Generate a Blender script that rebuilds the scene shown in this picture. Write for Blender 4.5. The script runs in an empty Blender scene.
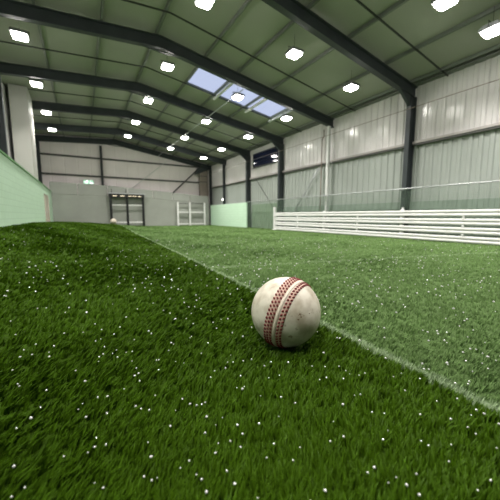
import bpy, bmesh, math, random
import numpy as np
from mathutils import Vector, Matrix, noise

random.seed(7)
RNG = np.random.default_rng(11)
SC = bpy.context.scene
COL = SC.collection

# ------------------------------------------------------------------ materials
def mat(name, col, rough=0.6, metal=0.0, spec=0.4, var=0.0, vscale=3.0, bump=0.0, bscale=20.0):
    m = bpy.data.materials.new(name); m.use_nodes = True
    nt = m.node_tree; b = nt.nodes['Principled BSDF']
    b.inputs['Base Color'].default_value = (*col, 1)
    b.inputs['Roughness'].default_value = rough
    b.inputs['Metallic'].default_value = metal
    b.inputs['Specular IOR Level'].default_value = spec
    tc = nt.nodes.new('ShaderNodeTexCoord')
    if var > 0:
        n = nt.nodes.new('ShaderNodeTexNoise'); n.inputs['Scale'].default_value = vscale
        n.inputs['Detail'].default_value = 4
        r = nt.nodes.new('ShaderNodeMapRange')
        r.inputs['From Min'].default_value = 0.3; r.inputs['From Max'].default_value = 0.7
        r.inputs['To Min'].default_value = 1 - var; r.inputs['To Max'].default_value = 1 + var
        mx = nt.nodes.new('ShaderNodeVectorMath'); mx.operation = 'SCALE'
        mx.inputs[0].default_value = col
        nt.links.new(tc.outputs['Object'], n.inputs['Vector'])
        nt.links.new(n.outputs['Fac'], r.inputs['Value'])
        nt.links.new(r.outputs['Result'], mx.inputs['Scale'])
        nt.links.new(mx.outputs['Vector'], b.inputs['Base Color'])
    if bump > 0:
        n2 = nt.nodes.new('ShaderNodeTexNoise'); n2.inputs['Scale'].default_value = bscale
        n2.inputs['Detail'].default_value = 3
        bp = nt.nodes.new('ShaderNodeBump'); bp.inputs['Strength'].default_value = bump
        bp.inputs['Distance'].default_value = 0.02
        nt.links.new(tc.outputs['Object'], n2.inputs['Vector'])
        nt.links.new(n2.outputs['Fac'], bp.inputs['Height'])
        nt.links.new(bp.outputs['Normal'], b.inputs['Normal'])
    return m

def emis(name, col, strength):
    m = bpy.data.materials.new(name); m.use_nodes = True
    b = m.node_tree.nodes['Principled BSDF']
    b.inputs['Base Color'].default_value = (0.9, 0.9, 0.9, 1)
    b.inputs['Emission Color'].default_value = (*col, 1)
    b.inputs['Emission Strength'].default_value = strength
    return m

M = {}
M['steel']    = mat('dark_slate_steel', (0.040, 0.048, 0.052), 0.5, 0, 0.35, 0.12, 2)
M['palesteel']= mat('pale_painted_steel', (0.60, 0.61, 0.60), 0.45, 0, 0.4, 0.05, 3)
M['purlin']   = mat('galvanised_purlin', (0.16, 0.175, 0.155), 0.55, 0.0, 0.35, 0.1, 2)
M['rod']      = mat('dark_rod', (0.03, 0.035, 0.03), 0.6)
M['ceiling']  = mat('green_grey_roof_liner', (0.33, 0.345, 0.29), 0.62, 0, 0.3, 0.06, 0.5)
M['clad']     = mat('white_profiled_cladding', (0.66, 0.64, 0.635), 0.17, 0, 0.55, 0.05, 0.8)
M['cladlow']  = mat('grey_green_profiled_cladding', (0.345, 0.375, 0.35), 0.36, 0, 0.4, 0.06, 0.8)
M['plinth']   = mat('dull_green_plinth', (0.24, 0.30, 0.25), 0.6, 0, 0.3, 0.08, 1.5)
M['screen']   = mat('green_screen_sheet', (0.25, 0.33, 0.24), 0.7, 0, 0.3, 0.08, 1.5)
M['backwall'] = mat('pinkish_grey_panels', (0.82, 0.755, 0.76), 0.55, 0, 0.3, 0.06, 0.7)
M['partition']= mat('grey_padding', (0.33, 0.345, 0.315), 0.75, 0, 0.25, 0.06, 0.9, 0.1, 6)
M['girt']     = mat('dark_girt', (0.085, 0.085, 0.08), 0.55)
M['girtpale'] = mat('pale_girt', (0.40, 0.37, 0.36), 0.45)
M['white']    = mat('white_paint', (0.74, 0.74, 0.735), 0.4, 0, 0.4, 0.03, 2)
M['pillar']   = mat('white_boxing', (0.47, 0.47, 0.44), 0.55, 0, 0.3, 0.04, 1)
M['black']    = mat('black_metal', (0.012, 0.013, 0.014), 0.45)
M['amber']    = emis('amber_indicator', (1.0, 0.72, 0.30), 0.4)
M['cream']    = mat('cream_door', (0.55, 0.48, 0.42), 0.5)
M['mintcap']  = mat('mid_green_cap', (0.16, 0.34, 0.15), 0.5)
M['alu']      = mat('aluminium_pipe', (0.45, 0.47, 0.48), 0.35, 0.3)
M['netting']  = mat('green_net_cord', (0.16, 0.24, 0.17), 0.8)
M['duct']     = mat('brown_grey_duct', (0.24, 0.20, 0.175), 0.5, 0.1, 0.4, 0.1, 2)
M['conduit']  = mat('brown_conduit', (0.22, 0.18, 0.15), 0.5)
M['housing']  = mat('lamp_housing', (0.22, 0.23, 0.23), 0.45, 0.4)
M['lens']     = emis('lamp_lens', (1.0, 0.955, 0.90), 27.0)
M['glow']     = emis('small_light_lens', (1.0, 0.97, 0.9), 3.0)
M['signgreen']= emis('sign_green', (0.02, 0.42, 0.16), 0.45)
M['signwhite']= emis('sign_white', (0.85, 1.0, 0.92), 0.8)
M['darkglass']= mat('dark_blue_glass', (0.012, 0.016, 0.045), 0.06, 0, 0.8)
M['granule']  = mat('white_granule', (0.96, 0.95, 0.96), 0.22, 0.35, 1.0)

def mint_material():
    # pale green painted blockwork: courses of blocks as faint mortar lines
    m = mat('mint_painted_blocks', (0.50, 0.70, 0.50), 0.5, 0, 0.35)
    nt = m.node_tree; b = nt.nodes['Principled BSDF']
    g = nt.nodes.new('ShaderNodeNewGeometry')
    sp = nt.nodes.new('ShaderNodeSeparateXYZ'); cb = nt.nodes.new('ShaderNodeCombineXYZ')
    nt.links.new(g.outputs['Position'], sp.inputs[0])
    nt.links.new(sp.outputs['Y'], cb.inputs['X']); nt.links.new(sp.outputs['Z'], cb.inputs['Y'])
    br = nt.nodes.new('ShaderNodeTexBrick')
    br.inputs['Scale'].default_value = 1.0
    br.inputs['Color1'].default_value = (0.58, 0.78, 0.61, 1)
    br.inputs['Color2'].default_value = (0.55, 0.75, 0.58, 1)
    br.inputs['Mortar'].default_value = (0.48, 0.67, 0.51, 1)
    br.inputs['Mortar Size'].default_value = 0.012
    br.inputs['Brick Width'].default_value = 0.45
    br.inputs['Row Height'].default_value = 0.225
    nt.links.new(cb.outputs[0], br.inputs['Vector'])
    nt.links.new(br.outputs['Color'], b.inputs['Base Color'])
    return m
M['light_cut'] = mat('light_cutting_dark', (0.06, 0.075, 0.06), 0.8)  # invented dark tone for the unseen end wall, less bounce on the ball's front
M['mint'] = mint_material()

def pane_material():
    m = bpy.data.materials.new('rooflight_sheet'); m.use_nodes = True
    nt = m.node_tree; nt.nodes.clear()
    out = nt.nodes.new('ShaderNodeOutputMaterial')
    tr = nt.nodes.new('ShaderNodeBsdfTransparent'); tr.inputs[0].default_value = (0.9, 0.92, 0.95, 1)
    tl = nt.nodes.new('ShaderNodeBsdfTranslucent'); tl.inputs[0].default_value = (0.8, 0.85, 0.95, 1)
    gl = nt.nodes.new('ShaderNodeBsdfGlossy'); gl.inputs['Roughness'].default_value = 0.08
    m1 = nt.nodes.new('ShaderNodeMixShader'); m1.inputs[0].default_value = 0.3
    m2 = nt.nodes.new('ShaderNodeMixShader'); m2.inputs[0].default_value = 0.06
    nt.links.new(tr.outputs[0], m1.inputs[1]); nt.links.new(tl.outputs[0], m1.inputs[2])
    nt.links.new(m1.outputs[0], m2.inputs[1]); nt.links.new(gl.outputs[0], m2.inputs[2])
    nt.links.new(m2.outputs[0], out.inputs[0])
    return m
M['pane'] = pane_material()

# turf: the two carpets meet along this seam (x as a function of y)
def seam_x(y):
    return 1.70 + 0.060 * y - 0.0009 * y * y
DARK = (0.046, 0.100, 0.0035); PALE = (0.112, 0.190, 0.060); LINE = (0.36, 0.46, 0.29)

def turf_material(name, blades):
    m = bpy.data.materials.new(name); m.use_nodes = True
    nt = m.node_tree; b = nt.nodes['Principled BSDF']; N = nt.nodes; L = nt.links
    g = N.new('ShaderNodeNewGeometry'); sp = N.new('ShaderNodeSeparateXYZ')
    L.new(g.outputs['Position'], sp.inputs[0])
    def ma(op, a, b2=None, c=None):
        n = N.new('ShaderNodeMath'); n.operation = op
        for k, v in enumerate((a, b2, c)):
            if v is None: continue
            if isinstance(v, (int, float)): n.inputs[k].default_value = v
            else: L.new(v, n.inputs[k])
        return n.outputs[0]
    X, Y = sp.outputs['X'], sp.outputs['Y']
    nz = N.new('ShaderNodeTexNoise'); nz.inputs['Scale'].default_value = 9
    L.new(g.outputs['Position'], nz.inputs['Vector'])
    sx = ma('ADD', ma('MULTIPLY', Y, 0.060), 1.70)
    sx = ma('SUBTRACT', sx, ma('MULTIPLY', ma('MULTIPLY', Y, Y), 0.0009))
    d = ma('SUBTRACT', X, sx)
    d = ma('ADD', d, ma('MULTIPLY', ma('SUBTRACT', nz.outputs['Fac'], 0.5), 0.05))
    side = N.new('ShaderNodeMapRange'); side.interpolation_type = 'SMOOTHSTEP'
    side.inputs['From Min'].default_value = -0.02; side.inputs['From Max'].default_value = 0.02
    L.new(d, side.inputs['Value'])
    mix = N.new('ShaderNodeMix'); mix.data_type = 'RGBA'
    mix.inputs['A'].default_value = (*DARK, 1); mix.inputs['B'].default_value = (*PALE, 1)
    L.new(side.outputs['Result'], mix.inputs['Factor'])
    # pale line worn into the seam, and a faint cross line on the pale carpet
    def band(dist, w, amount):
        r = N.new('ShaderNodeMapRange'); r.interpolation_type = 'SMOOTHSTEP'
        r.inputs['From Min'].default_value = w * 0.4; r.inputs['From Max'].default_value = w
        r.inputs['To Min'].default_value = amount; r.inputs['To Max'].default_value = 0
        L.new(ma('ABSOLUTE', dist), r.inputs['Value'])
        return r.outputs['Result']
    l1 = band(ma('SUBTRACT', d, 0.05), 0.07, 0.55)
    d2 = ma('ADD', ma('ADD', Y, ma('MULTIPLY', X, 0.235)), -5.60)
    l2 = ma('MULTIPLY', band(d2, 0.06, 0.42), side.outputs['Result'])
    ln = ma('MAXIMUM', l1, l2)
    mix2 = N.new('ShaderNodeMix'); mix2.data_type = 'RGBA'
    L.new(ln, mix2.inputs['Factor']); L.new(mix.outputs['Result'], mix2.inputs['A'])
    mix2.inputs['B'].default_value = (*LINE, 1)
    # broad and fine variation of the pile
    nb = N.new('ShaderNodeTexNoise'); nb.inputs['Scale'].default_value = 0.9; nb.inputs['Detail'].default_value = 5
    L.new(g.outputs['Position'], nb.inputs['Vector'])
    f = ma('ADD', ma('MULTIPLY', nb.outputs['Fac'], 0.4), 0.80)
    if blades:
        at = N.new('ShaderNodeAttribute'); at.attribute_name = 'tone'
        f = ma('MULTIPLY', f, at.outputs['Fac'])
    else:
        nf = N.new('ShaderNodeTexNoise'); nf.inputs['Scale'].default_value = 28; nf.inputs['Detail'].default_value = 2
        L.new(g.outputs['Position'], nf.inputs['Vector'])
        f = ma('MULTIPLY', f, ma('ADD', ma('MULTIPLY', nf.outputs['Fac'], 0.7), 0.25))
        bp = N.new('ShaderNodeBump'); bp.inputs['Strength'].default_value = 0.5; bp.inputs['Distance'].default_value = 0.03
        L.new(nf.outputs['Fac'], bp.inputs['Height']); L.new(bp.outputs['Normal'], b.inputs['Normal'])
    sc = N.new('ShaderNodeVectorMath'); sc.operation = 'SCALE'
    L.new(mix2.outputs['Result'], sc.inputs[0]); L.new(f, sc.inputs['Scale'])
    L.new(sc.outputs['Vector'], b.inputs['Base Color'])
    b.inputs['Roughness'].default_value = 0.5 if blades else 0.9
    b.inputs['Specular IOR Level'].default_value = 0.10 if blades else 0.1
    return m
M['turf'] = turf_material('turf_backing', False)
M['blade'] = turf_material('turf_blades', True)

def leather_material():
    m = bpy.data.materials.new('worn_white_leather'); m.use_nodes = True
    nt = m.node_tree; N = nt.nodes; L = nt.links; b = N['Principled BSDF']
    tc = N.new('ShaderNodeTexCoord')
    n1 = N.new('ShaderNodeTexNoise'); n1.inputs['Scale'].default_value = 9; n1.inputs['Detail'].default_value = 6
    n2 = N.new('ShaderNodeTexNoise'); n2.inputs['Scale'].default_value = 26; n2.inputs['Detail'].default_value = 4
    for n in (n1, n2): L.new(tc.outputs['Object'], n.inputs['Vector'])
    r1 = N.new('ShaderNodeValToRGB')
    r1.color_ramp.elements[0].position = 0.36; r1.color_ramp.elements[0].color = (0.50, 0.43, 0.33, 1)
    r1.color_ramp.elements[1].position = 0.58; r1.color_ramp.elements[1].color = (0.76, 0.70, 0.60, 1)
    L.new(n1.outputs['Fac'], r1.inputs['Fac'])
    r2 = N.new('ShaderNodeValToRGB')
    r2.color_ramp.elements[0].position = 0.26; r2.color_ramp.elements[0].color = (0.35, 0.24, 0.14, 1)
    r2.color_ramp.elements[1].position = 0.36; r2.color_ramp.elements[1].color = (1, 1, 1, 1)
    L.new(n2.outputs['Fac'], r2.inputs['Fac'])
    mx = N.new('ShaderNodeMix'); mx.data_type = 'RGBA'; mx.blend_type = 'MULTIPLY'; mx.inputs['Factor'].default_value = 0.75
    L.new(r1.outputs['Color'], mx.inputs['A']); L.new(r2.outputs['Color'], mx.inputs['B'])
    L.new(mx.outputs['Result'], b.inputs['Base Color'])
    b.inputs['Roughness'].default_value = 0.42
    bp = N.new('ShaderNodeBump'); bp.inputs['Strength'].default_value = 0.08; bp.inputs['Distance'].default_value = 0.01
    L.new(n2.outputs['Fac'], bp.inputs['Height']); L.new(bp.outputs['Normal'], b.inputs['Normal'])
    return m
M['leather'] = leather_material()
M['scuff']  = mat('scuff_mark', (0.16, 0.09, 0.045), 0.7)
M['seam']   = mat('pink_stained_seam', (0.66, 0.44, 0.36), 0.55, 0, 0.3, 0.15, 14)
M['ridge']  = mat('cream_seam_ridge', (0.74, 0.64, 0.54), 0.5, 0, 0.3, 0.06, 14)
M['stitch'] = mat('dark_red_thread', (0.155, 0.012, 0.014), 0.6)

# ------------------------------------------------------------------ mesh helpers
class MB:
    def __init__(self): self.v = []; self.f = []
    def box(self, x0, y0, z0, x1, y1, z1):
        b = len(self.v)
        self.v += [(x0,y0,z0),(x1,y0,z0),(x1,y1,z0),(x0,y1,z0),(x0,y0,z1),(x1,y0,z1),(x1,y1,z1),(x0,y1,z1)]
        self.f += [tuple(b+i for i in q) for q in ((0,3,2,1),(4,5,6,7),(0,1,5,4),(1,2,6,5),(2,3,7,6),(3,0,4,7))]
        return self
    def prism(self, prof, p0, p1, u, w):
        """profile [(a,b)] along axes u, w swept from p0 to p1 (ends not necessarily square)"""
        p0, p1, u, w = Vector(p0), Vector(p1), Vector(u), Vector(w)
        b = len(self.v); n = len(prof)
        for P in (p0, p1):
            for a, c in prof: self.v.append(tuple(P + u*a + w*c))
        for i in range(n):
            j = (i+1) % n
            self.f.append((b+i, b+j, b+n+j, b+n+i))
        self.f.append(tuple(b+i for i in reversed(range(n)))); self.f.append(tuple(b+n+i for i in range(n)))
        return self
    def tube(self, p0, p1, r, n=10):
        p0, p1 = Vector(p0), Vector(p1); d = (p1-p0).normalized()
        h = Vector((0,0,1)) if abs(d.z) < 0.9 else Vector((1,0,0))
        u = d.cross(h).normalized(); w = d.cross(u)
        return self.prism([(r*math.cos(2*math.pi*i/n), r*math.sin(2*math.pi*i/n)) for i in range(n)], p0, p1, u, w)
    def mesh(self, name, off=(0,0,0)):
        me = bpy.data.meshes.new(name)
        o = Vector(off)
        me.from_pydata([tuple(Vector(v)-o) for v in self.v], [], self.f)
        bm = bmesh.new(); bm.from_mesh(me)
        bmesh.ops.recalc_face_normals(bm, faces=bm.faces); bm.to_mesh(me); bm.free()
        return me

def link(name, me, material, parent=None, loc=(0,0,0), bevel=0, smooth=False):
    o = bpy.data.objects.new(name, me); COL.objects.link(o); o.location = loc
    if material is not None and not me.materials: me.materials.append(material)
    if parent is not None: o.parent = parent
    if bevel:
        md = o.modifiers.new('edge', 'BEVEL'); md.width = bevel; md.segments = 2; md.limit_method = 'ANGLE'
    if smooth:
        me.polygons.foreach_set('use_smooth', [True]*len(me.polygons))
    return o
def tag(o, label=None, cat=None, group=None, kind=None):
    if label: o['label'] = label
    if cat: o['category'] = cat
    if group: o['group'] = group
    if kind: o['kind'] = kind
    return o
def thing(name, loc, label, cat, group=None):
    o = bpy.data.objects.new(name, None); COL.objects.link(o); o.location = loc
    o.empty_display_size = 0.1
    return tag(o, label, cat, group)
def part(name, mb, m, parent, bevel=0, smooth=False):
    """mesh given in world coordinates under a thing (or a part of one)"""
    off = Vector(parent.location)
    q = parent.parent
    while q is not None: off += Vector(q.location); q = q.parent
    return link(name, mb.mesh(name, off), m, parent, (0,0,0), bevel, smooth)
def solid(name, mb, m, label, cat, group=None, kind=None, bevel=0, smooth=False):
    """one-mesh thing: origin at the middle of its base"""
    a = np.array(mb.v); lo, hi = a.min(0), a.max(0)
    loc = ((lo[0]+hi[0])/2, (lo[1]+hi[1])/2, lo[2])
    o = link(name, mb.mesh(name, loc), m, None, loc, bevel, smooth)
    return tag(o, label, cat, group, kind)
def struct(name, mb, m, label, cat, bevel=0):
    return solid(name, mb, m, label, cat, kind='structure', bevel=bevel)

# ------------------------------------------------------------------ hall dimensions (metres)
XR, XL = 12.80, -3.15            # inner faces of the side walls
YB, YF = 30.75, -3.0             # end wall / wall behind the camera
XRIDGE, ZRIDGE, SR, SL = 3.10, 7.97, 0.1687, 0.068
def zroof(x):                    # reference line of the rafters
    return ZRIDGE - SR*(x-XRIDGE) if x >= XRIDGE else ZRIDGE - SL*(XRIDGE-x)
FY = [3.04 + 4.72*i for i in range(6)] + [30.52]     # portal frames along the hall
CEIL = 0.27                      # underside of the roof liner above the reference line

# ------------------------------------------------------------------ ceiling with the rooflight opening
SKX0, SKX1, SKY0, SKY1 = 5.10, 10.45, 13.55, 15.55
mb = MB()
def slab(x0, x1, y0, y1):
    z0, z1 = zroof(x0)+CEIL, zroof(x1)+CEIL
    b = len(mb.v)
    mb.v += [(x0,y0,z0),(x1,y0,z1),(x1,y1,z1),(x0,y1,z0),(x0,y0,z0+.12),(x1,y0,z1+.12),(x1,y1,z1+.12),(x0,y1,z0+.12)]
    mb.f += [tuple(b+i for i in q) for q in ((0,3,2,1),(4,5,6,7),(0,1,5,4),(1,2,6,5),(2,3,7,6),(3,0,4,7))]
slab(XL-.2, XRIDGE, YF-.1, YB+.2)
slab(XRIDGE, SKX0, YF-.1, YB+.2); slab(SKX1, XR+.25, YF-.1, YB+.2)
slab(SKX0, SKX1, YF-.1, SKY0); slab(SKX0, SKX1, SKY1, YB+.2)
struct('ceiling', mb, M['ceiling'], 'grey green lined roof sloping to both sides of a ridge', 'ceiling')

# rooflight: frame bars and pane
w = tag(bpy.data.objects.new('window_1', None), 'blue lit rooflight strip of three panes set in the roof', 'window', None, 'structure')
COL.objects.link(w); w.location = ((SKX0+SKX1)/2, (SKY0+SKY1)/2, zroof(SKX1)+CEIL)
def roofbar(m_, x0, y0, x1, y1, wd, z0, z1):
    if abs(x1-x0) > abs(y1-y0):
        m_.prism([(-wd/2, z0),(wd/2, z0),(wd/2, z1),(-wd/2, z1)], (x0,y0,zroof(x0)), (x1,y1,zroof(x1)), (0,1,0), (0,0,1))
    else:
        m_.prism([(-wd/2, z0),(wd/2, z0),(wd/2, z1),(-wd/2, z1)], (x0,y0,zroof(x0)), (x1,y1,zroof(x1)), (1,0,0), (0,0,1))
SKDIV = (6.72, 8.72)
fr = MB()
for y in (SKY0+.03, SKY1-.03): roofbar(fr, SKX0, y, SKX1, y, .06, CEIL-.02, CEIL+.10)
part('window_frame', fr, M['purlin'], w)
for x in SKDIV + (SKX1-.05,):
    gb = MB(); roofbar(gb, x, SKY0-.85, x, SKY1+.02, .12, .03, .125)
    part('lit_purlin_bar', gb, M['white'], w)  # white puts the rooflight's brightness on the purlins into these pane dividers
xs = (SKX0,) + SKDIV + (SKX1,)
for a, b_ in zip(xs[:-1], xs[1:]):
    pm = MB()
    pm.v += [(a+.01,SKY0+.02,zroof(a)+CEIL+.09),(b_-.01,SKY0+.02,zroof(b_)+CEIL+.09),(b_-.01,SKY1-.02,zroof(b_)+CEIL+.09),(a+.01,SKY1-.02,zroof(a)+CEIL+.09)]
    pm.f.append((0,1,2,3))
    part('pane', pm, M['pane'], w)

# ------------------------------------------------------------------ walls
def corrugated(axis, c, u0, u1, z0, z1, pitch, depth, thick, sign, ztop=None, crest=0.34, slope=0.1):
    """profiled sheet: ribs stand DEPTH proud of plane c towards sign; ztop(u) lets the top follow the roof"""
    m_ = MB(); pts = []
    u = u0
    while u < u1 - 1e-6:
        for du, d in ((0, 0), (pitch*(1-crest-2*slope), 0), (pitch*(1-crest-slope), depth), (pitch*(1-slope), depth)):
            if u + du <= u1: pts.append((u+du, d))
        u += pitch
    pts.append((u1, 0))
    n = len(pts)
    def P(uu, d, z): return (c+sign*d, uu, z) if axis == 'x' else (uu, c+sign*d, z)
    for uu, d in pts: m_.v.append(P(uu, d, z0))
    for uu, d in pts: m_.v.append(P(uu, d, ztop(uu) if ztop else z1))
    for uu, d in pts: m_.v.append(P(uu, -thick, z0))
    for uu, d in pts: m_.v.append(P(uu, -thick, ztop(uu) if ztop else z1))
    for i in range(n-1):
        m_.f += [(i,i+1,n+i+1,n+i), (2*n+i,3*n+i,3*n+i+1,2*n+i+1), (i,2*n+i,2*n+i+1,i+1), (n+i,n+i+1,3*n+i+1,3*n+i)]
    m_.f += [(0,n,3*n,2*n), (n-1,3*n-1,4*n-1,2*n-1)]
    return m_
ZG = 4.10                         # girt height on the right wall
struct('wall_right', corrugated('x', XR, YF, YB, ZG, zroof(XR)+CEIL, .345, .045, .08, -1), M['clad'],
       'white profiled metal cladding on the upper side wall, above the long girt', 'wall')
struct('wall_right_lower', corrugated('x', XR, YF, YB, 0, ZG, .345, .045, .08, -1), M['cladlow'],
       'grey green profiled metal cladding on the side wall below the long girt', 'wall')
struct('wall_left', corrugated('x', XL, YF, YB, 0, zroof(XL)+CEIL, .345, .03, .08, 1), M['clad'],
       'pale profiled cladding above the mint green low wall', 'wall')
topend = lambda u: zroof(u)+CEIL
mbk = corrugated('y', YB, XL, XR, 0, 0, 1.02, .02, .08, -1, ztop=topend, crest=0.9, slope=0.02)
struct('wall_back', mbk, M['backwall'], 'pinkish grey flat panelled end wall of the hall', 'wall')
mbf = corrugated('y', YF, XL, XR, 0, 0, 1.02, .02, .08, 1, ztop=topend, crest=0.9, slope=0.02)
struct('wall_front', mbf, M['light_cut'], 'unseen end wall opposite the goals, darkened to cut light on the ball', 'wall')

# mint low wall on the left, with its cap and door
lw = MB().box(-2.40, -2.9, 0, -2.12, 29.62, 3.0)
low = struct('wall_low_left', lw, M['mint'], 'long mint green painted low block wall', 'wall')
cap = MB().box(-2.43, -2.9, 3.0, -2.08, 29.62, 3.06)
part('coping', cap, M['mintcap'], low)
d1 = tag(bpy.data.objects.new('door_1', None), 'narrow cream door at the far end of the mint low wall', 'door', None, 'structure')
COL.objects.link(d1); d1.location = (-2.10, 25.0, 0)
part('door_leaf', MB().box(-2.119, 23.85, 0, -2.10, 26.0, 2.36), M['cream'], d1)
fm = MB()
for y in (23.72, 26.0): fm.box(-2.119, y, 0, -2.075, y+.13, 2.47)
fm.box(-2.119, 23.72, 2.36, -2.075, 26.13, 2.47)
part('door_frame', fm, M['cream'], d1)
hm = MB().tube((-2.10, 24.0, 1.25), (-2.05, 24.0, 1.25), .02).tube((-2.05, 24.0, 1.25), (-2.05, 24.16, 1.25), .018)
part('door_handle', hm, M['alu'], d1)

# white boxed pillar rising beside the low wall
pl = MB().box(-2.98, 19.9, 0, -2.56, 20.9, zroof(-2.9)+CEIL-.02)
pl2 = MB().box(-2.93, 19.95, 3.08, -2.14, 21.7, zroof(-2.9)+CEIL-.02)
struct('wall_pillar', pl2, M['pillar'], 'white boxed pillar rising from the mint low wall to the roof', 'pillar', bevel=.015)

# mint board on the right, dull green plinth and screen
struct('wall_low_right', MB().box(12.20, 21.65, 0, 12.32, 29.62, 2.14), M['mint'],
       'short mint green board wall beside the far corner', 'wall')
struct('trim_1', corrugated('x', XR-.055, YF, 17.75, 0, 1.62, .345, .035, .05, -1), M['plinth'],
       'dull green plinth sheeting low on the side wall behind the white rails', 'trim')
struct('trim_2', corrugated('x', XR-.055, 17.75, 21.6, 0, 1.95, .345, .035, .05, -1), M['screen'],
       'dark green screen between the mint board and the white rails', 'trim')

# grey padded partition in front of the end wall
def pad_top(x): return float(np.interp(x, (-2.24, 2.1, 3.65, 7.85, 12.05), (3.86, 3.75, 3.64, 3.37, 3.09)))
def pad_bot(x): return float(np.interp(x, (-2.24, 2.0, 6.0, 12.05), (2.84, 2.80, 2.74, 2.26)))
def sheet_x(xs_, lo, hi, y0, y1, lean=0.0):
    q_ = MB(); n_ = len(xs_)
    for x_ in xs_: q_.v += [(x_, y0, lo(x_)), (x_, y1, lo(x_)), (x_, y1+lean, hi(x_)), (x_, y0+lean, hi(x_))]
    for k_ in range(n_-1):
        for e_ in range(4): q_.f.append((4*k_+e_, 4*k_+(e_+1) % 4, 4*k_+4+(e_+1) % 4, 4*k_+4+e_))
    q_.f += [(0,1,2,3), (4*n_-4, 4*n_-1, 4*n_-2, 4*n_-3)]
    return q_
pw = struct('wall_partition', sheet_x([-2.24, 2.0, 6.0, 12.05], lambda x_: 0.0, lambda x_: pad_bot(x_)-.005, 29.66, 29.80), M['partition'],
            'low grey padded partition across the end of the hall', 'wall')
edges = [-2.24, -.21, 2.15, 3.9, 6.2, 8.1, 9.9, 12.05]
for k, (a, b_) in enumerate(zip(edges[:-1], edges[1:])):
    lean = (0.03, 0.06, 0.02, 0.07, 0.04, 0.08, 0.03)[k]
    part('upper_pad', sheet_x([a+.025, (a+b_)/2, b_-.025], pad_bot, pad_top, 29.64, 29.76, lean), M['partition'], pw, .02)

# ------------------------------------------------------------------ floor (turf), banked up gently along the mint wall
def sstep(a, b, x):
    t = np.clip((x-a)/(b-a), 0, 1); return t*t*(3-2*t)
def hfloor(x, y):
    x, y = np.asarray(x, float), np.asarray(y, float)
    edge = 1.3 + 4.6*sstep(8, 30, y)
    t = np.clip((edge - x)/(edge + 2.6), 0, 1)
    return (0.68 - 0.18*sstep(14, 30, y)) * (t*t*(3-2*t))**.8 * sstep(1.5, 9.5, y)
nx, ny = 81, 137
gx = np.linspace(XL, XR, nx); gy = np.linspace(YF, YB, ny)
GX, GY = np.meshgrid(gx, gy)
V = np.stack([GX, GY, hfloor(GX, GY)], -1).reshape(-1, 3)
F = []
for j in range(ny-1):
    for i in range(nx-1):
        a = j*nx+i; F.append((a, a+1, a+nx+1, a+nx))
me = bpy.data.meshes.new('floor'); me.from_pydata(V.tolist(), [], F)
fl = link('floor', me, M['turf'], smooth=True)
tag(fl, 'artificial turf floor, dark green meeting paler green at a seam', 'floor', None, 'structure')

# ------------------------------------------------------------------ camera
F_PX = 287.3; YAW = 0.526; PITCH = -0.1184
cam = bpy.data.objects.new('camera', bpy.data.cameras.new('camera')); COL.objects.link(cam)
cam.location = (0, 0, 1.0)
cam.rotation_euler = (math.pi/2 + PITCH, 0, -YAW)
cam.data.sensor_width = 36; cam.data.lens = 36*F_PX/500
cam.data.clip_start = 0.02
cam.data.dof.use_dof = True; cam.data.dof.focus_distance = 2.25; cam.data.dof.aperture_fstop = 1.75
SC.camera = cam

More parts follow.
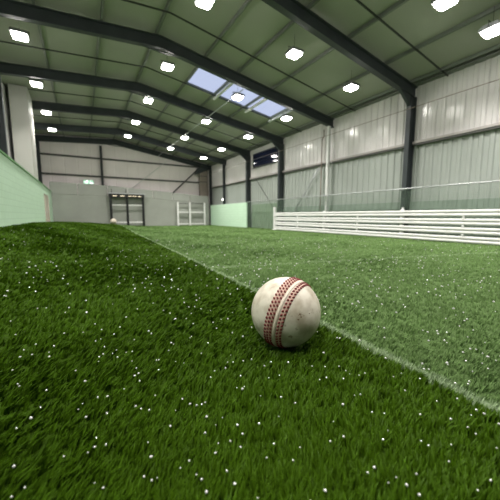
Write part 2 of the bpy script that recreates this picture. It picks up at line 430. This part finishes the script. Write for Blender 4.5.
# ------------------------------------------------------------------ cricket balls
BR = 0.262
BALL = Vector((1.305, 1.705, BR + 0.012))
def make_ball():
    root = thing('cricket_ball', BALL, 'worn white cricket ball with red stitched seam resting near on the turf seam', 'ball', 'cricket balls')
    bm = bmesh.new(); bmesh.ops.create_uvsphere(bm, u_segments=96, v_segments=64, radius=BR)
    me = bpy.data.meshes.new('cover'); bm.to_mesh(me); bm.free()
    link('cover', me, M['leather'], root, smooth=True)
    # seam plane: normal n in the ball's own space
    v = (Vector((0, 0, 1.0)) - BALL).normalized()
    r = Vector((0, 0, 1)).cross(v).normalized(); u = v.cross(r)
    mdir = r*-0.93 + u*0.367
    n = (mdir*0.94 - v*0.34).normalized()
    e1 = v.cross(n).normalized(); e2 = n.cross(e1)
    LO = -.165
    def P(th, lat, rad):
        c = math.cos(lat)
        return n*(math.sin(lat)*rad) + (e1*math.cos(th) + e2*math.sin(th))*(c*rad)
    def strip(l0, l1, h, name, m, parent):
        q = MB(); NT = 160
        prof = [(l0, -.004), (l0+.012, h), (l1-.012, h), (l1, -.004)]
        for i in range(NT):
            th = 2*math.pi*i/NT
            for lat, hh in prof: q.v.append(tuple(P(th, lat, BR+hh)))
        for i in range(NT):
            a, b_ = 4*i, 4*((i+1) % NT)
            for k in range(3): q.f.append((a+k, b_+k, b_+k+1, a+k+1))
        return link(name, q.mesh(name), m, parent, smooth=True)
    def row(lat, parent, slant, ph):
        q = MB(); NS = 57
        for i in range(NS):
            th = 2*math.pi*(i+ph)/NS
            a = P(th - .028*slant, lat - .026, 1.0).normalized(); b_ = P(th + .028*slant, lat + .026, 1.0).normalized()
            mid = (a+b_).normalized(); d = (b_-a).normalized(); s = mid.cross(d)
            L_, W_, H_ = .0108, .0076, .0062
            base = len(q.v); K = 8
            ring = [(math.cos(2*math.pi*k/K), math.sin(2*math.pi*k/K)) for k in range(K)]
            for c_, s_ in ring: q.v.append(tuple(mid*(BR+.001) + d*(c_*L_) + s*(s_*W_)))
            for c_, s_ in ring: q.v.append(tuple(mid*(BR+.003+H_*.75) + d*(c_*L_*.75) + s*(s_*W_*.75)))
            q.v.append(tuple(mid*(BR+.003+H_)))
            for k in range(K):
                k2 = (k+1) % K
                q.f.append((base+k, base+k2, base+K+k2, base+K+k)); q.f.append((base+K+k, base+K+k2, base+2*K))
        link('stitch_row', q.mesh('stitch_row'), M['stitch'], parent, smooth=True)
    s1 = strip(LO+.025, LO+.275, .0022, 'seam_band', M['seam'], root)
    s2 = strip(LO-.245, LO-.075, .0022, 'seam_band', M['seam'], root)
    strip(LO-.070, LO+.022, .0050, 'seam_ridge', M['ridge'], root)
    for k, lat in enumerate((.240, .155, .070)): row(LO+lat, s1, 1, .33*k)
    for k, lat in enumerate((-.115, -.205)): row(LO+lat, s2, -1, .4*k)
    # two small scuffs on the bare face
    for (ax, ay, sz) in ((0.37, -0.06, .017), (0.40, -0.13, .007), (0.33, -0.20, .008), (.62, -.03, .006)):
        dirv = (r*ax + u*ay + v*math.sqrt(1-ax*ax-ay*ay)).normalized()
        t1 = dirv.cross(Vector((.3, .2, 1))).normalized(); t2 = dirv.cross(t1)
        q = MB(); K = 12
        for k in range(K):
            rr = sz*(.55 + .45*math.sin(3.1*k+ax*40))
            q.v.append(tuple((dirv*BR + t1*(rr*1.7*math.cos(2*math.pi*k/K)) + t2*(rr*math.sin(2*math.pi*k/K))).normalized()*(BR+.0006)))
        q.v.append(tuple(dirv*(BR+.0008)))
        for k in range(K): q.f.append((k, (k+1) % K, K))
        o = link('scuff', q.mesh('scuff'), M['scuff'], root); o['label'] = 'dark brown scuff on the cover'
    return root
ball = make_ball()
def copy_tree(o, parent=None):
    c = o.copy(); COL.objects.link(c)
    if parent is not None: c.parent = parent
    for ch in list(o.children): copy_tree(ch, c)
    return c
far = copy_tree(ball); far.location = (2.42, 28.7, BR+.30); far.rotation_euler = (0.0, 0.2, 2.7)
far['label'] = 'small distant white ball by the foot of the black goal frame'
far.location.z = BR + float(hfloor(2.42, 28.7)) + .01

# ------------------------------------------------------------------ turf blades and granules
def grass(name, test, label, n_scale, hgt, seed, bw=.0095):
    rng = np.random.default_rng(seed)
    # distance-weighted density so that the pile reads evenly from the ball to the end wall
    N = int(n_scale)
    dmin, dmax, a = 0.22, 33.0, 0.36
    T = N//6                                          # tufts of about six blades
    uu = rng.random(T)
    d = (dmin**a + uu*(dmax**a - dmin**a))**(1/a)
    ang = YAW + rng.uniform(-1.0, 1.0, T)
    wide = rng.random(T) < .36                          # the pile carries on to either side of the view
    ang = np.where(wide, YAW + np.sign(rng.normal(0, 1, T))*rng.uniform(1.0, 2.0, T), ang)
    d, ang = np.repeat(d, 6), np.repeat(ang, 6); N = len(d)
    tdir = np.repeat(rng.normal(0, .3, T), 6); ttone = np.repeat(rng.uniform(.9, 1.1, T), 6); tlean = np.repeat(rng.uniform(.6, 1.2, T), 6)
    sp_ = .0085*np.maximum(1, d/1.5)**.85
    x, y = d*np.sin(ang) + rng.normal(0, 1, N)*sp_, d*np.cos(ang) + rng.normal(0, 1, N)*sp_
    ok = (x > -2.02) & (x < 11.8) & (y > -2.5) & (y < 29.0) & test(x, y)
    rr = np.hypot(x-BALL.x, y-BALL.y); ok &= rr > 0.135
    x, y, d, tdir, ttone, tlean = [q_[ok] for q_ in (x, y, d, tdir, ttone, tlean)]; n = len(x)
    w = np.clip(bw*np.maximum(1, d/1.5)**0.62, 0, .045)*rng.uniform(.7, 1.3, n)
    h = hgt*rng.uniform(.75, 1.2, n)*np.clip(.9+d*.03, .9, 1.3)
    nearball = np.hypot(x-BALL.x, y-BALL.y)
    h = np.where(nearball < .2, h*.6, h)
    # lie of the pile: combed mostly one way, wandering in patches
    th = 0.05 + .45*np.sin(x*1.7+.6*y) + .35*np.sin(2.3*y-x*.8) + tdir + rng.normal(0, .25, n)
    lean = h*tlean*rng.uniform(.5, 1.1, n)
    lx, ly = np.cos(th)*lean, np.sin(th)*lean
    wa = rng.uniform(0, 2*np.pi, n); wx, wy = np.cos(wa)*w*.5, np.sin(wa)*w*.5
    z = hfloor(x, y)
    P = np.zeros((n, 5, 3), np.float32)
    P[:,0] = np.stack([x-wx, y-wy, z-.004], 1); P[:,1] = np.stack([x+wx, y+wy, z-.004], 1)
    mx, my, mz = x+lx*.35, y+ly*.35, z+h*.62
    P[:,2] = np.stack([mx+wx*.8, my+wy*.8, mz], 1); P[:,3] = np.stack([mx-wx*.8, my-wy*.8, mz], 1)
    P[:,4] = np.stack([x+lx, y+ly, z+h], 1)
    me = bpy.data.meshes.new(name)
    me.vertices.add(n*5); me.vertices.foreach_set('co', P.reshape(-1))
    base = (np.arange(n)*5)[:, None]
    loops = (base + np.array([0,1,2,3, 3,2,4])).reshape(-1).astype(np.int32)
    starts = ((np.arange(n)*7)[:, None] + np.array([0, 4])).reshape(-1).astype(np.int32)
    me.loops.add(n*7); me.loops.foreach_set('vertex_index', loops)
    me.polygons.add(n*2); me.polygons.foreach_set('loop_start', starts)
    me.update(calc_edges=True); me.validate()
    at = me.attributes.new('tone', 'FLOAT', 'POINT')
    at.data.foreach_set('value', np.repeat(ttone*rng.uniform(.8, 1.25, n), 5).astype(np.float32))
    o = link(name, me, M['blade'])
    return tag(o, label, 'grass', None, 'stuff')
grass('turf_grass', lambda x, y: x < seam_x(y)+.01, 'deep green long pile turf blades around the ball', 480000, .046, 3, .0112)
grass('pale_turf_grass', lambda x, y: x >= seam_x(y)-.01, 'paler short pile turf blades toward the white rails', 520000, .031, 4, .0066)

def granules():
    rng = np.random.default_rng(5)
    N = 2500
    d = (0.75**.7 + rng.random(N)*(13**.7 - .75**.7))**(1/.7)
    ang = YAW + rng.uniform(-.86, .86, N)
    x, y = d*np.sin(ang), d*np.cos(ang)
    patch = .5 + .5*np.sin(1.9*x+.7*y)*np.sin(1.3*y-.6*x)
    ok = (x > -2.0) & (x < 11.7) & (y < 28) & (rng.random(N) < (.35+.65*patch)*np.where(x > seam_x(y), 1.0, np.where(d < 2.2, .6, np.where(d < 6, .8, .3)))) & (np.hypot(x-BALL.x, y-BALL.y) > .3)
    x, y, d = x[ok], y[ok], d[ok]
    q = MB(); t = (1+5**.5)/2
    iv = np.array([(-1,t,0),(1,t,0),(-1,-t,0),(1,-t,0),(0,-1,t),(0,1,t),(0,-1,-t),(0,1,-t),(t,0,-1),(t,0,1),(-t,0,-1),(-t,0,1)])/math.sqrt(1+t*t)
    fi = [(0,11,5),(0,5,1),(0,1,7),(0,7,10),(0,10,11),(1,5,9),(5,11,4),(11,10,2),(10,7,6),(7,1,8),(3,9,4),(3,4,2),(3,2,6),(3,6,8),(3,8,9),(4,9,5),(2,4,11),(6,2,10),(8,6,7),(9,8,1)]
    for xx, yy, dd in zip(x, y, d):
        r = rng.uniform(.0026, .0056)*(1+.34*min(max(0, dd-.8), 3.4))
        pale = xx > seam_x(yy)
        zz = float(hfloor(xx, yy)) + (.046 if pale else .052)
        b = len(q.v); s = rng.uniform(.75, 1.3, 3)
        for p in iv*r*s: q.v.append((xx+p[0], yy+p[1], zz+p[2]))
        q.f += [tuple(b+i for i in f) for f in fi]
    o = link('turf_granules', q.mesh('turf_granules'), M['granule'], smooth=True)
    tag(o, 'tiny glinting white granules scattered over the turf', 'granules', None, 'stuff')
granules()

# ------------------------------------------------------------------ portal frames
FD, FW, TF, TW = .46, .22, .03, .03      # section depth, flange width, plate thicknesses
def ibeam(d, wd, tf=TF, tw=TW):
    return [(-wd/2,0),(wd/2,0),(wd/2,tf),(tw/2,tf),(tw/2,d-tf),(wd/2,d-tf),(wd/2,d),(-wd/2,d),(-wd/2,d-tf),(-tw/2,d-tf),(-tw/2,tf),(-wd/2,tf)]
FLAB = ['dark steel portal frame overhead, ahead of all the others, hardly seen at the roof edge',
        'dark steel portal frame with the thick column behind the middle of the white rails',
        'dark steel portal frame ending on a slim pale column behind the white rails',
        'dark steel portal frame with its column behind the far end post of the rails',
        'dark steel portal frame with its column at the near end of the mint board',
        'dark steel portal frame crossing last before the end wall, small light on its column',
        'dark steel end frame flat against the pinkish end wall']
XC0, XC1 = 12.34, 12.74
for i, y in enumerate(FY):
    root = thing('portal_frame', (XRIDGE, y, 0), FLAB[i], 'frame', 'portal frames carrying the roof')
    top, bot = .12, .12-FD
    for sx0, sx1, nm in ((XRIDGE, XC1, 'r'), (XL+.06, XRIDGE, 'l')):
        q = MB().prism([(a, c+bot) for a, c in ibeam(FD, FW)], (sx0, y, zroof(sx0)), (sx1, y, zroof(sx1)), (0,1,0), (0,0,1))
        part('rafter', q, M['steel'], root)
    # haunch plates under the ridge and eaves
    q = MB().prism([(XRIDGE-.8, zroof(XRIDGE-.8)+bot), (XRIDGE+.8, zroof(XRIDGE+.8)+bot), (XRIDGE, zroof(XRIDGE)+bot-.14)], (0, y-.05, 0), (0, y+.05, 0), (1,0,0), (0,0,1))
    part('ridge_haunch', q, M['steel'], root)
    slim = (i == 2)
    q = MB()
    if slim:
        q.box(12.36, y-.08, 0, 12.52, y+.08, zroof(12.4)+bot-.005)
    elif i >= 5:
        q.prism([(c, a) for a, c in ibeam(.24, .14)], (12.50 if i == 6 else XC0, y, 0), (12.50 if i == 6 else XC0, y, zroof(12.6)+bot-.005), (1,0,0), (0,1,0))
    else:
        q.prism([(c, a) for a, c in ibeam(XC1-XC0, .20)], (XC0, y, 0), (XC0, y, zroof(XC0)+bot-.005), (1,0,0), (0,1,0))
    o = part('column', q, M['palesteel'] if slim else M['steel'], root, .006 if slim else 0)
    if slim: o['label'] = 'slim pale painted column'
    q = MB().prism([(12.2-.55, zroof(11.65)+bot-.002), (12.34, zroof(12.34)+bot-.002), (12.34, zroof(12.34)+bot-.42)], (0, y-.06, 0), (0, y+.06, 0), (1,0,0), (0,0,1))
    if not slim and i < 5: part('eaves_haunch', q, M['steel'], root)
    q = MB().prism([(c, a) for a, c in ibeam(.34, .20)], (XL+.06, y, 0), (XL+.06, y, zroof(XL+.1)+bot-.005), (1,0,0), (0,1,0))
    part('column', q, M['steel'], root)
    if i == 6:
        q = MB().prism([(c, a) for a, c in ibeam(.2, .2)], (1.74, y, 0), (1.74, y, zroof(1.8)+bot-.15), (1,0,0), (0,1,0))
        part('column', q, M['steel'], root)

# ------------------------------------------------------------------ purlins, tie rods, cable tray
PUR = [(-.95, 'above the row of lamps along the mint wall'), (1.02, 'between the mint wall lamps and the ridge'), (2.98, 'at the ridge of the roof'),
       (5.03, 'just beyond the ridge, at the end of the rooflight'), (6.62, 'above the pale cable tray'), (8.52, 'over the middle of the rooflight'),
       (10.60, 'above the lamps closest to the cladding'), (12.35, 'at the eaves above the cladding')]
for x, wh in PUR:
    for y0, y1 in (((YF, SKY0-.32), (SKY1+.04, YB-.02)) if SKX0 < x < SKX1-.1 else ((YF, YB-.02),)):
        pass
    q = MB().prism([(-.04, .135), (.04, .135), (.04, CEIL-.012), (-.04, CEIL-.012)], (x, YF+.01, zroof(x)), (x, YB-.04, zroof(x)), (1,0,0), (0,0,1))
    solid('purlin', q, M['purlin'], 'long grey steel purlin ' + wh, 'beam', 'roof purlins')
RODS = [(6.47, 'ahead of the frame with the thick column'), (8.2, 'just past the frame with the thick column'), (10.9, 'just before the frame with the slim pale column'),
        (15.2, 'running beside the rooflight'), (20.0, 'in the bay past the rooflight'), (24.7, 'in the second last bay')]
for y, wh in RODS:
    q = MB()
    for a, b_ in ((-2.1 if y == 20.0 else XL+.1, XRIDGE), (XRIDGE, XR-.08)):
        q.prism([(-.022, .075), (.022, .075), (.022, .118), (-.022, .118)], (a, y, zroof(a)), (b_, y, zroof(b_)), (0,1,0), (0,0,1))
    solid('ceiling_tie_rod', q, M['rod'], 'thin dark roof tie rod ' + wh, 'rod', 'roof tie rods', 'thing')
# ------------------------------------------------------------------ lamps
def make_lamp():
    root = thing('ceiling_lamp', (0,0,0), 'x', 'lamp', 'square ceiling lamps in four rows')
    q = MB().box(-.25, -.25, .02, .25, .25, .10)
    for k in range(9): q.box(-.22+.05*k, -.2, .10, -.205+.05*k, .2, .16)
    link('housing', q.mesh('housing'), M['housing'], root)
    bm = bmesh.new(); 
    vs = []
    K = 6; R = .06; H = .215
    for cx, cy, a0 in ((H-R, H-R, 0), (-H+R, H-R, 90), (-H+R, -H+R, 180), (H-R, -H+R, 270)):
        for k in range(K+1):
            a = math.radians(a0 + 90*k/K); vs.append((cx+R*math.cos(a), cy+R*math.sin(a)))
    q = MB(); nv = len(vs)
    rings = [(1.0, .018), (1.0, -.02), (.95, -.045), (.78, -.066), (.45, -.078)]
    for sc_, zz in rings: q.v += [(a*sc_, b_*sc_, zz) for a, b_ in vs]
    q.v.append((0, 0, -.082))
    for r_ in range(len(rings)-1):
        for k in range(nv): q.f.append((r_*nv+k, r_*nv+(k+1)%nv, (r_+1)*nv+(k+1)%nv, (r_+1)*nv+k))
    for k in range(nv): q.f.append(((len(rings)-1)*nv+k, (len(rings)-1)*nv+(k+1)%nv, len(rings)*nv))
    q.f.append(tuple(range(nv)))
    link('lens', q.mesh('lens'), M['lens'], root, smooth=True)
    ld = bpy.data.lights.new('lamp_light', 'AREA'); ld.shape = 'SQUARE'; ld.size = .40
    ld.energy = 62; ld.spread = math.radians(125); ld.color = (1.0, .955, .90)
    lo = bpy.data.objects.new('lamp_light', ld); COL.objects.link(lo); lo.parent = root; lo.location = (0, 0, -.09)
    q = MB().tube((-.27, 0, .06), (-.27, 0, .22), .01).tube((.27, 0, .06), (.27, 0, .22), .01).tube((-.27, 0, .21), (.27, 0, .21), .014).tube((0,0,.21), (0,0,.68), .007)
    link('bracket', q.mesh('bracket'), M['rod'], root)
    return root
LX = [(-1.5, 'over the mint low wall'), (3.6, 'along the ridge'), (7.05, 'down the long roof slope'), (10.08, 'beside the cladding')]
LY = [(0.2, 'behind the viewpoint'), (4.4, 'over the near bay'), (8.92, 'past the thick dark column'), (13.35, 'in the rooflight bay'),
      (17.6, 'one bay past the rooflight'), (21.95, 'two bays past the rooflight'), (25.95, 'closest to the end wall')]
lamp = None
for x, wx in LX:
    for y, wy in LY:
        l = make_lamp() if lamp is None else copy_tree(lamp)
        if lamp is None: lamp = l
        z = zroof(x) - .46
        lx, ly = x, y
        if y == 4.4 and x > 9: lx, ly = 10.52, 4.24
        elif y == 4.4 and x > 7: lx, ly = 8.62, 4.58
        l.location = (lx, ly, zroof(lx) - .46)
        l['label'] = 'bright square lamp %s, %s' % (wx, wy)

# pale cable tray
solid('ceiling_conduit', MB().tube((6.95, 12.62, zroof(6.95)-.38), (6.95, 30.3, zroof(6.95)-.38), .022), M['alu'],
      'pale conduit running under the rafters down the hall', 'conduit', smooth=True)

# ------------------------------------------------------------------ right wall furniture
def girt_x(name, x, z, h, d, m, label, y0=YF+.02, y1=YB-.35):
    q = MB().prism([(0,0), (d,0), (d,h), (0,h), (0,h-.03), (d-.03,h-.03), (d-.03,.03), (0,.03)], (x, y0, z), (x, y1, z), (1,0,0), (0,0,1))
    return solid(name, q, m, label, 'beam', 'wall girts')
g1 = MB().box(12.60, YF+.02, ZG-.06, 12.74, YB-.36, ZG+.075)
ys = [YF+.02] + FY[:-1] + [YB-.36]
segs = []
gr = thing('wall_girt', (12.67, 14, ZG-.08), 'long girt along the side wall between upper white and lower grey green cladding', 'beam', 'wall girts')
for a, b_ in zip(ys[:-1], ys[1:]):
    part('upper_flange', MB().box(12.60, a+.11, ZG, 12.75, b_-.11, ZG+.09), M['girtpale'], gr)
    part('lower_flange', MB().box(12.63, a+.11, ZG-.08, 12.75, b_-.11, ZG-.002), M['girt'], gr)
solid('wall_girt', MB().box(-3.11, FY[2]+.12, 4.45, -2.98, FY[3]-.12, 4.60), M['girt'],
      'dark girt on the cladding above the mint low wall', 'beam', 'wall girts')
for z, lab in ((4.62, 'lower dark girt across the pinkish end wall'), (6.25, 'upper dark girt across the pinkish end wall')):
    solid('wall_girt', MB().box(-2.75, 30.62, z-.075, 12.30, 30.72, z+.075), M['girt'], lab, 'beam', 'wall girts')
solid('eaves_beam', MB().box(12.50, YF+.05, zroof(12.6)+.13, 12.78, YB-.1, zroof(12.7)+.19) , M['purlin'],
      'grey eaves beam along the top of the profiled cladding', 'beam')
solid('eaves_pipe', MB().tube((12.30, YF+.1, 5.52), (12.30, YB-.5, 5.52), .014), M['conduit'],
      'thin brown pipe running below the eaves beam', 'pipe', smooth=True)

# dark high window
w2 = tag(bpy.data.objects.new('window_2', None), 'small dark blue window high on the side cladding', 'window', None, 'structure')
COL.objects.link(w2); w2.location = (12.7, 19.6, 4.85)
WY0, WY1, WZ0, WZ1 = 17.75, 21.25, 5.02, 6.02
q = MB()
q.box(12.66, WY0-.08, WZ0-.08, 12.75, WY1+.08, WZ0); q.box(12.66, WY0-.08, WZ1, 12.75, WY1+.08, WZ1+.08)
q.box(12.66, WY0-.08, WZ0, 12.75, WY0, WZ1); q.box(12.66, WY1, WZ0, 12.75, WY1+.08, WZ1)
part('window_frame', q, M['black'], w2)
part('pane', MB().box(12.69, WY0, WZ0, 12.74, WY1, WZ1), M['darkglass'], w2)

# white rail fence
fx = 12.05
fence = thing('rail_fence', (fx, 10.0, 0), 'long white fence of four grooved horizontal rails in front of the cladding', 'fence')
RZ = [.02, .342, .664, .986]
for z in RZ:
    prof = []
    H = .285
    # two rounded ridges with a groove between them
    pts = [(0,0),(-.05,.005),(-.065,.035),(-.065,.075),(-.045,.098),(-.02,.105),(-.02,.133),(-.045,.140),(-.065,.163),(-.065,.203),(-.05,.233),(0,.238)]
    q = MB().prism(pts, (fx, -1.5, z), (fx, 17.05, z), (1,0,0), (0,0,1))
    part('rail', q, M['white'], fence)
for y in (17.0, 12.3, 7.60, 2.9, -1.2):
    q = MB()
    if y == 17.0:
        q.box(fx-.12, y-.02+.06, 0, fx+.02, y+.16+.04, 1.62); q.box(fx-.2, y-.05, 0, fx+.1, y+.3, .03)
    else:
        q.box(fx+.004, y-.07, 0, fx+.13, y+.07, 1.28)
    part('fence_post', q, M['white'], fence, .012)
for y in (5.2, 9.9, 14.6):
    for k, z in enumerate(RZ[:-1]):
        part('rail_clip', MB().box(fx-.075, y-.03, z+.2385, fx-.002, y+.03, z+.3215), M['white'], fence)
kn = MB().tube((fx+.07, 7.6, 1.281), (fx+.07, 7.6, 1.37), .05, 12)
part('post_cap', kn, M['white'], fence)

# safety net behind the fence
nx0 = 12.24
net = thing('safety_net', (nx0, 12, 0), 'fine green safety net hung from a thin aluminium pipe behind the white rails', 'net')
ZN = 2.17
part('top_pipe', MB().tube((nx0, -1.5, ZN), (nx0, 21.5, ZN), .028, 10), M['alu'], net, smooth=True)
q = MB()
for k in range(38):
    z = .06 + k*.055
    q.box(nx0-.0022, -1.5, z-.0022, nx0+.0022, 21.5, z+.0022)
yy = -1.5
while yy < 21.5:
    q.box(nx0-.0022, yy-.0022, .02, nx0+.0022, yy+.0022, ZN); yy += .055
part('netting', q, M['netting'], net)
for y in FY[:4]:
    part('pipe_bracket', MB().box(nx0-.03, y-.03, ZN-.05, XC0-.002, y+.03, ZN+.05), M['alu'], net)

# braces
def rodthing(name, a, b_, r, m, label, cat='brace', group='diagonal braces'):
    return solid(name, MB().tube(a, b_, r, 8), m, label, cat, group, smooth=True)
rodthing('wall_brace', (12.56, 13.3, 3.9), (12.56, 15.9, 1.0), .035, M['alu'], 'grey diagonal brace falling from the pale column on the side wall')
rodthing('wall_brace', (12.58, 20.7, 4.0), (12.58, 17.5, 1.0), .02, M['girt'], 'thin dark diagonal brace behind the dark green screen')
rodthing('wall_brace', (7.9, 30.56, 6.6), (4.3, 30.56, 3.6), .03, M['palesteel'], 'thin pale diagonal brace in the middle of the end wall')
rodthing('wall_brace', (11.7, 30.54, 6.5), (8.4, 30.54, 3.4), .07, M['girt'], 'thick dark diagonal brace on the end wall beside the duct')
# cable conduit with a jog beside the pale column
q = MB()
pth = [(12.55, 12.98, 6.0), (12.55, 12.98, 5.62), (12.55, 13.12, 5.5), (12.55, 13.12, 0.02)]
for a, b_ in zip(pth[:-1], pth[1:]): q.tube(a, b_, .03, 8)
solid('cable_conduit', q, M['conduit'], 'brown cable conduit with a kink beside the slim pale column', 'conduit', smooth=True)
# small emergency light on the last free column
e = thing('emergency_light', (12.30, FY[5], 2.45), 'tiny white emergency light on the column past the mint board', 'light')
part('backplate', MB().box(12.30, FY[5]-.06, 2.50, 12.335, FY[5]+.06, 2.74), M['white'], e)
part('lens', MB().box(12.24, FY[5]-.05, 2.53, 12.299, FY[5]+.05, 2.71), M['glow'], e, .02)
# duct in the far corner
du = thing('ventilation_duct', (11.55, 30.2, 0), 'brown grey vertical duct with a hood in the far corner', 'duct')
part('shaft', MB().box(11.2, 29.95, 0, 11.95, 30.40, 5.9), M['duct'], du)
part('hood', MB().prism([(10.7, 5.35), (12.15, 5.9), (12.15, 6.05), (11.0, 6.05)], (0, 29.9, 0), (0, 30.44, 0), (1,0,0), (0,0,1)), M['steel'], du)
part('side_pipe', MB().tube((12.12, 30.2, 0), (12.12, 30.2, 6.0), .06), M['duct'], du)
for z in (4.6, 5.2): part('clamp', MB().box(11.17, 29.92, z, 11.98, 30.42, z+.06), M['steel'], du)

# ------------------------------------------------------------------ exit sign
es = thing('exit_sign', (.68, 30.6, 3.9), 'green and white lit exit sign above the grey partition', 'sign')
sx0, sx1, sz0, sz1, sy = .27, 1.12, 3.88, 4.26, 30.60
part('sign_box', MB().box(sx0, sy, sz0, sx1, sy+.11, sz1), M['white'], es)
part('green_field', MB().box(sx0+.03, sy-.012, sz0+.03, sx1-.03, sy-.001, sz1-.03), M['signgreen'], es)
q = MB()
yy0, yy1 = sy-.024, sy-.0125
q.box(.80, yy0, 3.93, 1.06, yy1, 4.03); q.box(.82, yy0, 4.03, .86, yy1, 4.21)          # doorway
q.tube((.60, yy0+.005, 4.19), (.60, yy0+.01, 4.19), .035, 12)                             # head
def limb(a, b_, w_=.028):
    a, b_ = Vector((a[0], 0, a[1])), Vector((b_[0], 0, b_[1])); d = (b_-a).normalized(); s = Vector((-d.z, 0, d.x))*w_
    b0 = len(q.v)
    for y_ in (yy0, yy1):
        for c in (a-s, b_-s, b_+s, a+s): q.v.append((c.x, y_, c.z))
    q.f.extend([(b0,b0+1,b0+2,b0+3),(b0+4,b0+7,b0+6,b0+5)] + [(b0+k, b0+4+k, b0+4+(k+1)%4, b0+(k+1)%4) for k in range(4)])
limb((.58,4.16),(.54,4.04)); limb((.54,4.04),(.62,3.93)); limb((.54,4.04),(.42,3.94)); limb((.58,4.14),(.69,4.08), .02); limb((.57,4.14),(.47,4.10), .02)
limb((.33,4.07),(.43,4.07), .025)
part('running_figure', q, M['signwhite'], es)

# ------------------------------------------------------------------ black goal frame and white goal frame
gy = 29.30
bg = thing('goal_frame', (3.72, gy, 0), 'black goal frame with a double opening and white crossbars before the partition', 'goal')
for x in (2.33, 3.72, 5.13):
    part('post', MB().box(x-.10, gy-.08, float(hfloor(x, gy)), x+.10, gy+.08, 2.655), M['black'], bg)
part('top_bar', MB().box(2.20, gy-.12, 2.66, 5.26, gy+.12, 3.00), M['black'], bg)
part('top_rail', MB().box(2.16, gy-.16, 3.005, 5.40, gy+.14, 3.09), M['alu'], bg)
for a, b_ in ((2.50, 2.85), (3.15, 3.5), (3.85, 4.1), (4.2, 4.55), (4.7, 4.95)):
    part('amber_strip', MB().box(a, gy-.135, 2.79, b_, gy-.121, 2.85), M['amber'], bg)
for a, b_ in ((2.435, 3.615), (3.825, 5.025)):
    part('crossbar', MB().box(a, gy-.04, 1.95, b_, gy+.04, 2.04), M['white'], bg)
    part('bottom_bar', MB().box(a, gy-.04, .34, b_, gy+.04, .46), M['white'], bg)
for x in (2.45, 3.65):
    part('support', MB().box(x-.03, gy+.0, 3.095, x+.03, gy+.05, 3.45), M['girt'], bg)
wg = thing('goal_frame', (9.95, gy, 0), 'white goal frame of three posts and two crossbars before the partition', 'goal')
for x in (8.50, 9.76, 11.38):
    part('post', MB().box(x-.08, gy-.07, 0, x+.08, gy+.07, 2.38), M['white'], wg)
for z, (nm) in ((.12, 'bottom_bar'), (1.32, 'crossbar')):
    for a, b_ in ((8.585, 9.675), (9.845, 11.295)):
        part(nm, MB().box(a, gy-.05, z, b_, gy+.05, z+.12), M['white'], wg)
for a, b_ in ((8.585, 9.675), (9.845, 11.295)):
    part('top_bar', MB().box(a, gy-.03, 2.24, b_, gy+.03, 2.30), M['girt'], wg)

# ------------------------------------------------------------------ sky and exposure
wd = bpy.data.worlds.new('sky'); SC.world = wd; wd.use_nodes = True
bgn = wd.node_tree.nodes['Background']
bgn.inputs['Color'].default_value = (0.58, 0.64, 0.83, 1); bgn.inputs['Strength'].default_value = 0.52
SC.view_settings.view_transform = 'Standard'; SC.view_settings.look = 'None'
SC.view_settings.gamma = 1.0; SC.view_settings.exposure = 1.08; SC.view_settings.use_curve_mapping = False
SC.cycles.max_bounces = 8; SC.cycles.diffuse_bounces = 5
